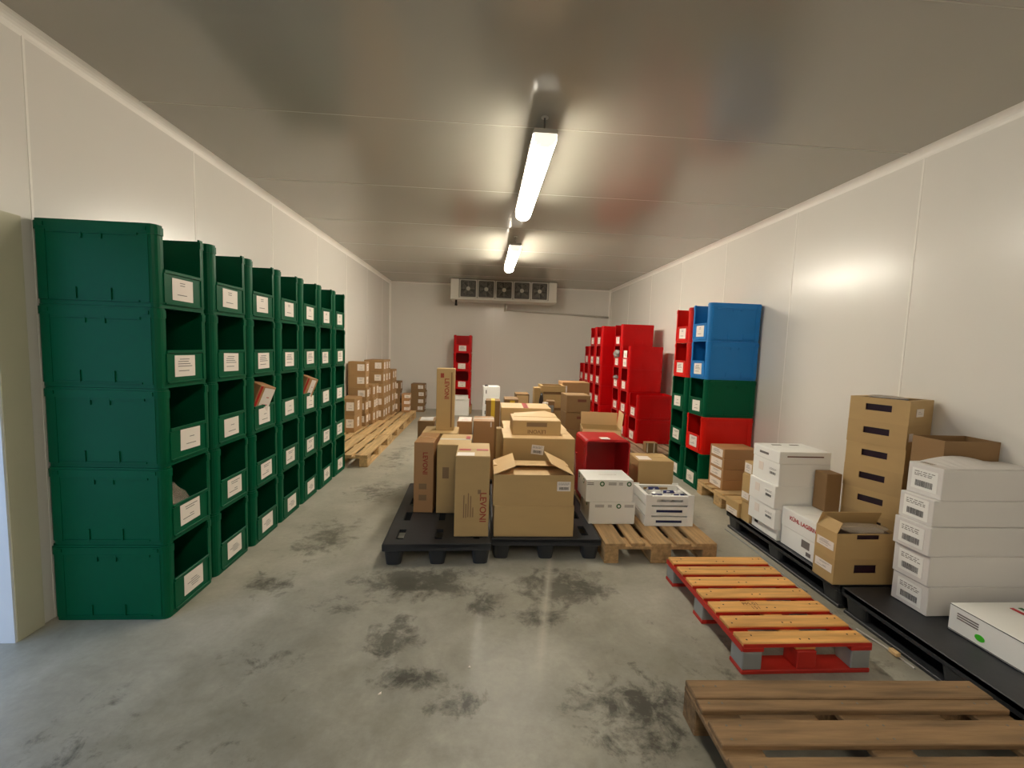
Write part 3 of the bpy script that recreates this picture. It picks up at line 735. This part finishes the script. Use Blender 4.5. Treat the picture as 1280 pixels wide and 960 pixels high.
put_text(t, D(t), 'front', .0, -.03, 'LEVONI', .045, 'inkdim', pi, .0005); put_patch(t, D(t), 'front', -.0, .028, .17, .035, 'inkgrey', 'stamp')
b = MB(); b.add([(-.18, .02, 0), (.2, .02, 0), (.2, .17, .008), (.11, .175, .03), (-.17, .17, .008), (-.18, .02, -.003), (.2, .02, -.003), (.2, .17, .005), (.11, .175, .027), (-.17, .17, .005)], [(0, 1, 2, 3, 4), (9, 8, 7, 6, 5), (0, 1, 6, 5), (1, 2, 7, 6), (2, 3, 8, 7), (3, 4, 9, 8), (4, 0, 5, 9)])
link('lifted_flap', b.mesh('lifted_flap', 'kraftlight'), t, Matrix.Translation((0, 0, D(t)[2]+.003)))
t = carton(.19, .70, 4.32, 4.72, .15, .86, 'tall carton in the rear centre with a red tape stripe on top', 'kraft', R(-1))
put_patch(t, D(t), 'top', .0, 0, .05, .39, 'redtape'); 
for f in t.children:
    if f.name.startswith('top_flap'): f.data.materials[0] = M['kraftlight']
# row behind the tall cartons
t = carton(-.66, -.495, 4.35, 4.62, .15, .70, 'carton wrapped in shiny clear film, left rear of centre', 'kraftdark', R(3))
crumple('film_wrap', (0, 0, .16), (.098, .15, .22), 'film', None, None, 5, 3, .12, parent=t)
put_patch(t, D(t), 'top', .0, 0, .13, .2, 'bag', 'film_patch')
t = carton(-.25, -.105, 4.20, 4.50, .15, .728, 'carton with white printed sheet on top, right of the upright carton', 'kraftred', 0)
put_label(t, D(t), 'top', -.0, 0, .13, .24, 'lines', 2, ink='inkred')
carton(-.37, -.262, 4.13, 4.28, .15, .655, 'small low carton with bent lid, beside the upright carton', 'kraftlight', R(20))
t = carton(-.088, .118, 4.2, 4.5, .15, .738, 'reddish carton with shiny taped top, middle of the rear row', 'kraftred', 0, tape='whitetape')
put_patch(t, D(t), 'front', .07, .26, .012, .05, 'paper', 'sticker')
carton(.135, .186, 4.03, 4.12, .15, .70, 'thin carton squeezed left of the pale-topped carton', 'kraft', 0)
t = carton(.035, .2, 5.0, 5.2, .15, .845, 'brown carton closed with yellow tape, rear centre', 'kraftdark', 0)
put_patch(t, D(t), 'front', .0, .25, .045, .2, 'yellowtape'); put_patch(t, D(t), 'top', .0, 0, .045, .2, 'yellowtape')
t = carton(.27, .44, 5.3, 5.6, .15, .83, 'grey-brown carton with a blob of yellow tape on top', 'kraftdark', 0)
put_patch(t, D(t), 'front', .01, .29, .06, .07, 'yellowtape')
t = carton(.62, .70, 5.15, 5.35, .15, .76, 'narrow grey carton by the dark wrapped bottles', 'kraftdark', 0)
for k in range(4):
    z = .15+k*.17
    t = carton(-.005, .262, 6.95, 7.25, z, z+.169, 'white box at the far back, %s of its stack of four' % ['lowest', 'second up', 'third up', 'topmost'][k], 'whitebox', R(2*k-3), group='white boxes at the back')
    put_patch(t, D(t), 'front', -.09, .0, .012, .06, 'inkblack', 'stamp')
tag(MB().tube((.05, 7.05, .8305), (.05, 7.05, .85), .035, 12, .02).build('tape_roll_end', 'darkbag'), 'small dark lump lying on the topmost back white box', 'clutter')
for k in range(3):
    z = .15+k*.226
    t = carton(.455, .645, 5.96, 6.25, z, z+.2255, 'brown carton %s of the narrow rear stack' % ['lowest', 'middle', 'topmost, tan printed front,'][k], 'kraftdark', 0, group='narrow rear stack')
    if k == 2: put_patch(t, D(t), 'front', 0, .012, .165, .165, 'kraftlight', 'printed_front')
tag(crumple('black_bag', (.735, 5.36, .15), (.04, .05, .43), 'darkbag', 'dark wrapped bundle standing beside the slotted trays', 'bag', 9, 3, .15))
t = thing('plastic_jar', (.735, 5.0, .15), 0, 'small pink jar with pale lid in front of the dark bundle', 'jar')
MB().tube((0, 0, 0), (0, 0, .63), .032, 16).build('body', 'kraftred', t); MB().tube((0, 0, .63), (0, 0, .69), .034, 16).build('lid', 'paper', t)
carton(.665, .745, 5.55, 5.72, .15, .96, 'thin upright carton left of the slotted tray stack', 'kraft', 0)

# slotted trays (generic): body with long handle slots
def slot_tray(name, loc, rz, dims, label, m, inside, group, slot=(.30, .55, .80), faces=('F', 'B'), fill=.86, lip=True):
    sx, sy, sz = dims; th = .006
    t = thing(name, loc, rz, label, 'box', group); t['dims'] = dims
    hs, z0, z1 = slot[0]*sx/2, slot[1]*sz, slot[2]*sz
    def mk():
        b = MB(); b.box(-sx/2, sx/2, -sy/2, sy/2, 0, th)
        for s in (-1, 1):
            y0, y1 = sorted((s*sy/2, s*(sy/2-th)))
            if (s < 0 and 'F' in faces) or (s > 0 and 'B' in faces):
                b.box(-sx/2, sx/2, y0, y1, th, z0); b.box(-sx/2, sx/2, y0, y1, z1, sz); b.box(-sx/2, -hs, y0, y1, z0, z1); b.box(hs, sx/2, y0, y1, z0, z1)
            else: b.box(-sx/2, sx/2, y0, y1, th, sz)
            x0, x1 = sorted((s*sx/2, s*(sx/2-th))); b.box(x0, x1, -sy/2+th, sy/2-th, th, sz)
        return b.mesh('body', m)
    link('body', cached(('tray', dims, m, slot, faces), mk), t)
    if lip:
        def mk2():
            b = MB(); w = .03
            for s in (-1, 1): b.box(*sorted((s*sx/2, s*(sx/2-w))), -sy/2, sy/2, sz-.0005, sz+.001); b.box(-sx/2+w, sx/2-w, *sorted((s*sy/2, s*(sy/2-w))), sz-.0005, sz+.001)
            return b.mesh('lip', m)
        link('lip', cached(('lip', dims, m), mk2), t)
    if inside: link('contents', cached(('fill', dims, inside, fill), lambda: MB().cbox(-sx/2+.014, sx/2-.014, -sy/2+.016, sy/2-.016, .007, sz*fill, .012).mesh('contents', inside)), t)
    return t
for k in range(4):
    slot_tray('slotted_tray', (.915, 5.72, .15+k*.21), R(1), (.325, .30, .208), 'brown slotted tray, %s of the stack left of the dark carton stack' % ['lowest', 'second up', 'third up', 'topmost'][k], 'kraft', 'kraftdark', 'slotted trays, rear right', (.8, .45, .62), ('F', 'B'))
t = carton(.80, .905, 5.30, 5.45, .15, .82, 'small dark carton with pale sheet in front of the slotted trays', 'kraftdark', R(-8))
put_label(t, D(t), 'front', .0, .24, .085, .085, 'lines', 3, paper='galv')
for k in range(3):
    z0, z1 = .15+k*.29, .15+(k+1)*.29-.001
    t = carton(1.09, 1.47, 5.85, 6.2, z0, z1, 'brown carton %s of the rearmost right stack' % ['lowest', 'middle', 'topmost'][k], 'kraftred' if k == 2 else 'kraftdark', 0, group='rearmost right carton stack')
    if k == 2: put_patch(t, D(t), 'left', .1, .02, .06, .16, 'redtape'); put_label(t, D(t), 'front', -.15, .05, .05, .09, 'lines', 1)
for k in range(4):
    z = .15+k*.199
    t = carton(.957, 1.236, 4.86, 5.2, z, z+.198, 'dark brown carton %s of the stack behind the open box' % ['lowest', 'second up', 'third up', 'topmost'][k], 'kraftdark', R(k-1.5), group='dark carton stack', tape='kraftlight' if k == 3 else None)
    put_patch(t, D(t), 'front', .04, .04, .10, .03, 'inkbrown', 'stamp')
    if k in (1, 2): put_patch(t, D(t), 'front', .115, -.02, .03, .14, 'film', 'film_strip')
t = open_carton(1.0, 1.38, 4.08, 4.38, .0, .70, 'open carton with pale raised back flap, behind the tipped red crate', 'kraft', R(-9), (('B', .13, -4), ('R', .16, 6), ('F', .10, 165)), 0)
# red crate tipped on its end, open top facing the camera
body, rim, front = cached(('crate', 'redold', CH), lambda: crate_meshes('redold', CH))
t = thing('tipped_crate', (1.062, 3.50, PZ), 0, 'red crate tipped on its end, open side facing out behind white boxes', 'crate')
mt = Matrix(((0, 1, 0, 0), (0, 0, -1, CH), (-1, 0, 0, 0), (0, 0, 0, 1)))
for n_, me in (('body', body), ('rim', rim), ('front_lip', front)): link(n_, me, t, mt)
MB().box(-.06, .02, .012, .09, .5805, .5815).build('paper_scrap', 'paper', t)
crumple('film_wrap', (.812, 3.75, .15), (.032, .13, .25), 'film', 'crumpled clear film hanging between centre pallet and red crate', 'film', 21, 3, .2)
# plain carton on the wooden pallet
t = carton(1.35, 1.655, 3.52, 3.80, PZ, .542, 'plain square carton right of the tipped red crate, white sticker on top', 'kraft', R(-3), seam='x')
put_patch(t, D(t), 'top', -.08, -.04, .11, .12, 'paper', 'white_sticker')
t = carton(2.17, 2.32, 5.46, 5.58, PZ, .275, 'small carton with pale straps on the greyed pallet', 'kraftdark')
for a in (-.06, .03): put_patch(t, D(t), 'front', a, 0, .014, .125, 'whitetape', 'strap')
# white boxes with green logos
for k, (x0, x1, lab) in enumerate(((.828, 1.187, 'lower'), (.797, 1.163, 'upper'))):
    z0 = PZ+k*.1735
    t = carton(x0, x1, 3.137, 3.415, z0, z0+.172, '%s of two white boxes with green round logos, centre' % lab, 'whitebox', R(.5), group='white boxes with green logos', flaps=False)
    d = D(t)
    if k == 1: put_text(t, d, 'top', .02, .0, '~~~~~', .05, 'inkgrey', 0, name='stamp')
    for f, ps in (('front', ((-.06, .0), (.15, 0)) if k else ((.05, 0),)), ('left', ((-.09, 0), (.06, 0)))):
        for a, _ in ps:
            me = cached('logo', lambda: MB().tube((0, 0, -.001), (0, 0, .0004), .019, 18).mesh('round_logo', 'logogreen')); link('round_logo', me, t, frame_mat(f, d, a, .055, 0))
            me = cached('logo2', lambda: MB().tube((0, 0, -.001), (0, 0, .0004), .010, 14).mesh('logo_centre', 'whitebox')); link('logo_centre', me, t, frame_mat(f, d, a, .055, 0, .002))
    for a, w in ((-.15, .05), (.02, .06), (.085, .03)) if k else ((-.1, .07), (-.02, .03), (.13, .07)):
        for dz in (.062, .05): put_patch(t, d, 'front', a, dz, w, .005, 'ink', 'print_line')
# white fruit trays with blue film
for k in range(3):
    slot_tray('white_tray', (1.448, 3.255, PZ+k*.0815), R(-1.0), (.372, .30, .068), 'white low tray with blue film, %s of three beside logo boxes' % ['lowest', 'middle', 'topmost'][k], 'whitebox', 'bluefilm' if k < 2 else None, 'white trays', (.55, .35, .66), ('F', 'B'))
t3 = [o for o in S.objects if o.name.startswith('white_tray')]
for o in t3:
    for s, q in ((-1, -1), (1, -1), (-1, 1), (1, 1)): MB().cbox(*sorted((s*.188, s*.140)), *sorted((q*.1525, q*.141)), .0, .0810, .001).build('corner_post', 'whitebox', o)
for i in range(7):
    x = 1.355+.088*(i % 3)+(.04 if i > 2 else 0)-(.0 if i < 6 else .0); y = 3.16+.085*(i//3)
    x = min(x, 1.57)
    crumple('plastic_bag', (x, y, PZ+2*.0815+.008), (.05, .04, .036), 'bag' if i % 2 == 0 else 'bag', ['white film bag lying at the front left in the top white tray', 'white film bag lying at the front middle in the top white tray', 'white film bag lying at the front right in the top white tray', 'white film bag left in the middle row of the top white tray', 'white film bag in the centre of the top white tray', 'white film bag right in the middle row of the top white tray', 'white film bag at the rear of the top white tray'][i], 'bag', 30+i, 3, .22, group='film bags in the top tray')
for o in [o for o in S.objects if o.name.startswith('plastic_bag')][::2]:
    MB().add([(-.045, -.028, .052), (.045, -.034, .055), (.04, -.012, .068), (-.04, -.008, .066), (-.045, -.028, .049), (.045, -.034, .052), (.04, -.012, .062), (-.04, -.008, .06)], [(0, 1, 2, 3), (7, 6, 5, 4), (0, 1, 5, 4), (1, 2, 6, 5), (2, 3, 7, 6), (3, 0, 4, 7)]).build('blue_fold', 'bluefilm', o)

# ------------------------------------------------------------------ right side boxes
for k in range(4):
    z = PZ+k*.1025
    t = carton(2.355, 2.70, 3.96, 4.22, z, z+.102, 'flat brown carton, %s of four on the short pallet by mixed crates' % ['lowest', 'second up', 'third up', 'topmost'][k], 'kraftred', 0, group='flat cartons on the short pallet')
    put_label(t, D(t), 'left', .0, .0, .20, .075, 'lines', k)
t = carton(2.09, 2.40, 3.26, 3.44, .15, .272, 'small carton with white strip label at the far end of black pallet', 'kraft'); put_label(t, D(t), 'left', .0, -.03, .15, .05, 'lines', 1)
t = carton(2.11, 2.42, 3.148, 3.255, .15, .31, 'lower small carton between white stack and far pallet end', 'kraft')
t = carton(2.10, 2.42, 3.148, 3.255, .3105, .53, 'middle small carton with white label left of the white stack', 'kraft'); put_label(t, D(t), 'left', .0, -.06, .09, .055, 'lines', 2)
t = carton(2.11, 2.42, 3.15, 3.255, .5305, .63, 'small topmost carton with white end left of the white stack', 'kraft'); put_label(t, D(t), 'left', .0, .0, .085, .075, 'lines', 3)
hs = [.082, .152, .165, .163, .088]; z = .15; off = (.03, -.004, -.01, .004, 0)
for k, h_ in enumerate(hs):
    t = carton(2.098+off[k], 2.48+off[k], 2.845, 3.14, z, z+h_-.0008, 'white box %s of the five-high white stack' % ['at the bottom', 'second up', 'third up', 'fourth up', 'flat one on top'][k], 'whitebox', R((-1, 1, -.7, .5, 0)[k]), group='five-high white stack', flaps=(k == 4))
    d = D(t); z += h_
    if k in (1, 2, 3):
        put_label(t, d, 'left', .08, .01, .09, .06, 'barcode', k, paper='whitebox'); put_patch(t, d, 'left', -.05, .02, .05, .06, 'galv' if False else 'paper', 'printed_panel')
    if k == 0: put_patch(t, d, 'left', -.09, .01, .04, .02, 'inkblack', 'stamp')
    if k == 4:
        put_patch(t, d, 'front', .0, .01, .27, .008, 'inkbrown', 'print_line'); put_patch(t, d, 'left', -.02, .0, .10, .016, 'ink', 'print_line')
        for a in (-.06, .08): put_patch(t, d, 'top', a, .08, .07, .02, 'ink', 'print_line')
t = carton(2.145, 2.47, 2.507, 2.832, .15, .283, 'lower white box with dark stickers, under the red-lettered box', 'whitebox', 0, flaps=False)
put_patch(t, D(t), 'left', .07, .02, .07, .05, 'inkgrey' if False else 'ink', 'sticker'); put_patch(t, D(t), 'left', .10, -.035, .04, .025, 'ink', 'sticker')
t = carton(2.141, 2.47, 2.505, 2.834, .2835, .415, 'white box with red lettering beside the tall white stack', 'whitebox', 0)
put_text(t, D(t), 'left', .035, .01, 'KÜHL LAGERN', .036, 'inkred', 0, .0012)
# brown trays near
t = slot_tray('brown_tray', (2.258, 2.353, .15), 0, (.386, .155, .152), 'lower brown handled carton of the near pair with white end label', 'kraft', 'purple', 'near brown pair', (.36, .45, .78), ('F',))
put_label(t, D(t), 'left', .0, .01, .125, .05, 'lines', 1); 
t = slot_tray('brown_tray', (2.258, 2.353, .3035), 0, (.386, .155, .152), 'upper open brown handled carton of the near pair topped with film', 'kraft', 'purple', 'near brown pair', (.36, .78, .96), ('F',), .93, False)
put_label(t, D(t), 'left', .0, -.01, .125, .05, 'lines', 3)
MB().box(-.002, .002, -.075, .075, 0, .07).build('flap', 'kraft', t).matrix_local = Matrix.Translation((-.191, 0, .152)) @ Matrix.Rotation(R(25), 4, 'Y')
MB().box(-.19, .19, -.002, .002, 0, .09).build('flap', 'kraft', t).matrix_local = Matrix.Translation((0, .075, .152)) @ Matrix.Rotation(R(20), 4, 'X')
crumple('film_sheet', (2.28, 2.34, .446), (.15, .06, .022), 'film', 'clear plastic film bunched in the upper open brown carton', 'film', 44, 3, .3)
NX, NY = 2.618, 2.449
ang = R(22)
# stack of handled trays: local front (-y) must face the aisle (-x side)
for k in range(7):
    h_ = .153; sx_, sy_ = .324, .297
    ex = Vector((sin(ang), -cos(ang), 0)); ey = Vector((cos(ang), sin(ang), 0))     # local x runs from far-left corner to near corner
    c = Vector((NX, NY, 0))-ex*(sx_/2)+ey*(sy_/2)
    t = slot_tray('brown_tray', (c.x+random.uniform(-.004, .004), c.y, .15+k*h_), -pi/2+ang+R(random.uniform(-.6, .6)), (sx_, sy_, h_-.001), 'brown handled carton, %s of the seven-high stack by right wall' % ['lowest', 'second up', 'third up', 'fourth up', 'fifth up', 'sixth up', 'topmost'][k], 'kraft', 'purple', 'tall brown handled stack', (.44, .46, .74), ('F',), .84)
    if k in (5, 6): put_label(t, D(t), 'right', -.02 if k == 6 else -.1, .0, .09 if k == 6 else .05, .05, 'lines', k)
    if k == 6:
        MB().cbox(-.075, .075, -.135, .05, .13, .1545, .008).build('wrapped_goods', 'purple', t)
        crumple('film_cover', (.0, -.05, .148), (.10, .08, .012), 'film', None, None, 3, 2, .2, parent=t)
carton(2.355, 2.465, 2.72, 2.83, .4155, .68, 'dark carton standing on the red-lettered white box', 'kraftdark', 0)
# long white slab boxes
tops = [.15, .306, .470, .622, .760, .925]
offx = [2.318, 2.312, 2.292, 2.312, 2.338]
for k in range(5):
    t = carton(offx[k], offx[k]+.562, 1.975+(.004*k if k > 2 else 0), 2.168, tops[k], tops[k+1]-.001, 'long white box, %s of five on the near black pallet' % ['lowest, crushed corner,', 'second up', 'third up', 'fourth up', 'topmost'][k], 'greybox', R((.4, -.5, .6, -.3, 1)[k]), group='long white boxes', flaps=(k == 4), seam='x')
    d = D(t); put_label(t, d, 'left', .0, .0, .13, .11, 'barcode', 11+k, paper='whitebox')
    if k == 4:
        b = MB(); n = 10
        b.add([(-d[0]/2+.06+(d[0]-.08)*i/n, s*d[1]/2*.98, (.0 if s < 0 else .0)+.03*sin(pi*min(1, i/n*1.2)) if s > 0 else .002) for s in (-1, 1) for i in range(n+1)], [(i, i+1, n+2+i, n+1+i) for i in range(n)])
        link('bulged_lid', b.mesh('bulged_lid', 'greybox'), t, Matrix.Translation((0, 0, d[2])))
        put_patch(t, d, 'top', -.22, .03, .06, .06, 'film', 'clear_tape')
t = open_carton(2.56, 2.895, 2.185, 2.365, .15, 1.03, 'large brown carton behind the long white boxes', 'kraftdark', 0, (), 0)
t = carton(2.336, 2.895, 1.34, 1.884, .15, .283, 'flat white box with green dot sticker lying on near black pallet', 'whitebox', 0, seam='x', flaps=False)
d = D(t)
me = MB().tube((0, 0, -.001), (0, 0, .0006), .017, 18); o = link('green_dot', me.mesh('green_dot', 'dotgreen'), t, frame_mat('left', d, -.135, -.025) @ Matrix.Diagonal((1.2, .9, 1, 1)))
for i, z in enumerate((.038, .026, .014)): put_patch(t, d, 'left', -.19, z-.004, .09, .006, 'ink', 'print_line')
put_label(t, d, 'left', .10, -.01, .12, .07, 'barcode', 3); put_patch(t, d, 'left', 0, -.060, .54, .003, 'ink', 'lid_line'); put_patch(t, d, 'left', 0, .063, .54, .003, 'inkblack', 'lid_line')
put_patch(t, d, 'top', -.02, .02, .02, .40, 'inkred', 'red_stripe', R(0)); put_patch(t, d, 'top', .025, .02, .02, .40, 'logogreen', 'green_stripe')
# straps on the floor
b = MB(); pts = [(2.065, 3.38), (2.075, 3.0), (2.05, 2.62), (2.06, 2.45)]
for a, c in zip(pts, pts[1:]): b.tube((*a, .006), (*c, .006), .005, 6)
tag(b.build('strap', 'galv'), 'grey strap on the floor along the far black pallet', 'strap')
b = MB(); pts = [(2.06, 2.09), (2.085, 1.95), (2.09, 1.80)]
for a, c in zip(pts, pts[1:]): b.tube((*a, .006), (*c, .006), .005, 6)
t = b.build('strap', 'strap'); tag(t, 'white strap on the floor beside the red pallet', 'strap')
MB().cbox(2.068, 2.092, 1.87, 1.915, .008, .028, .002).build('tape_piece', 'kraftlight', t)

# ------------------------------------------------------------------ cartons along the left wall
def lstack(tagname, x0, x1, ya, ny, dy, nz, dz, m='kraftmid', z0=PZ, skip=()):
    for j in range(ny):
        for k in range(nz):
            y = ya+j*dy; rr = random.Random(int(y*100)+k*17)
            e = rr.uniform(-.012, .012)
            t = carton(x0, x1+e, y, y+dy-.003, z0+k*dz, z0+(k+1)*dz-.001, ('brown carton, %s, %s row, %s level up' % (tagname, ORD[j], ORD[k])) if ny > 1 else ('brown carton, %s, %s level up' % (tagname, ORD[k])), m, 0, group='cartons along the left wall', flaps=False)
            d = D(t)
            put_label(t, d, 'right', rr.uniform(-.01, .01), .01, min(.10, dy*.5), dz*.55, 'lines', k % 3)
            if j == 0: put_label(t, d, 'front', d[0]*.22, .01, .11, dz*.5, 'lines', (k+1) % 3)
lstack('the low pair next to the green crates', -2.11, -1.885, 6.38, 1, .4, 2, .252, 'kraftmid')
lstack('the first tall stack on the left pallets', -2.13, -1.855, 6.90, 1, .2, 5, .206)
lstack('the lower stack behind the first tall one', -2.13, -1.80, 7.105, 2, .19, 3, .215)
lstack('the second tall stack on the left pallets', -2.05, -1.72, 7.50, 3, .185, 5, .208)
lstack('the fourth stack along the left wall', -2.03, -1.70, 8.10, 2, .18, 4, .212)
lstack('the fifth stack along the left wall', -2.0, -1.62, 8.47, 1, .2, 3, .202, 'kraftdark')
lstack('the little stack at the end of the pallets', -1.595, -1.445, 8.47, 1, .22, 3, .12, 'kraftred')
lstack('the far corner stack near the back wall', -1.58, -1.28, 9.45, 1, .3, 4, .155, 'kraftdark', 0)

# ------------------------------------------------------------------ things lying in the crates
def crate_box(c, k, label, lab_w):
    y = Y0G+SP*(c+.5); t = thing('small_carton', (XG-.095, y-.02, k*CH+.155), 0, label, 'box')
    size = (.13, .15, .20); t.rotation_euler = (R(-12), R(16), R(-18)); sx, sy, sz = size; t['dims'] = size
    MB().cbox(-sx/2, sx/2, -sy/2, sy/2, 0, sz, .003).build('body', 'kraftred', t)
    put_label(t, size, 'right', .02, .0, lab_w, .17, 'lines', 2, ink='inkred'); put_patch(t, size, 'right', -.06, .0, .02, .19, 'redtape', 'red_edge')
    return t
crate_box(2, 2, 'small tan carton with white label sticking out of the third green column', .10)
crate_box(4, 2, 'small tan carton poking out of the fifth green column', .06)
crumple('clear_bag', (XG-.17, Y0G+SP*.5, CH+.018), (.13, .13, .13), 'film', 'crumpled clear bag inside a green crate of the nearest column', 'bag', 3, 3, .3)
crumple('paper_bag', (XG-.13, Y0G+SP*6.5, CH+.018), (.08, .10, .12), 'bag', 'white paper bag showing in the farthest green column', 'bag', 8, 3, .2)
crumple('plastic_bag', (2.19, 7.0, PZ+3*HR+.165), (.05, .07, .075), 'silverbag', 'grey plastic bag spilling out of the fourth-up red crate', 'bag', 12, 3, .35)
crumple('plastic_bag', (2.19, 6.98, PZ+2*HR+.17), (.05, .08, .03), 'silverbag', 'flat white plastic bag spilling out of the third-up red crate', 'bag', 14, 3, .35)
t = carton(-.64, -.30, 9.10, 9.33, 0, .34, 'white box on the floor before the lone red crates', 'whitebox')
t = carton(-.64, -.32, 9.08, 9.33, .3405, .42, 'flat white box lying on the white box before lone red crates', 'whitebox', R(2))
# scraps on the floor
tag(MB().prism([(-.405, 1.712), (-.392, 1.714), (-.394, 1.726)], 0.0002, .004).build('paper_scrap', 'paper'), 'tiny white paper scrap on the bare floor, lower left of centre', 'scrap')
tag(MB().prism([(-.035, 1.855), (-.022, 1.857), (-.028, 1.866)], 0.0002, .004).build('paper_scrap', 'paper'), 'tiny white scrap on the floor below the stained patch', 'scrap')
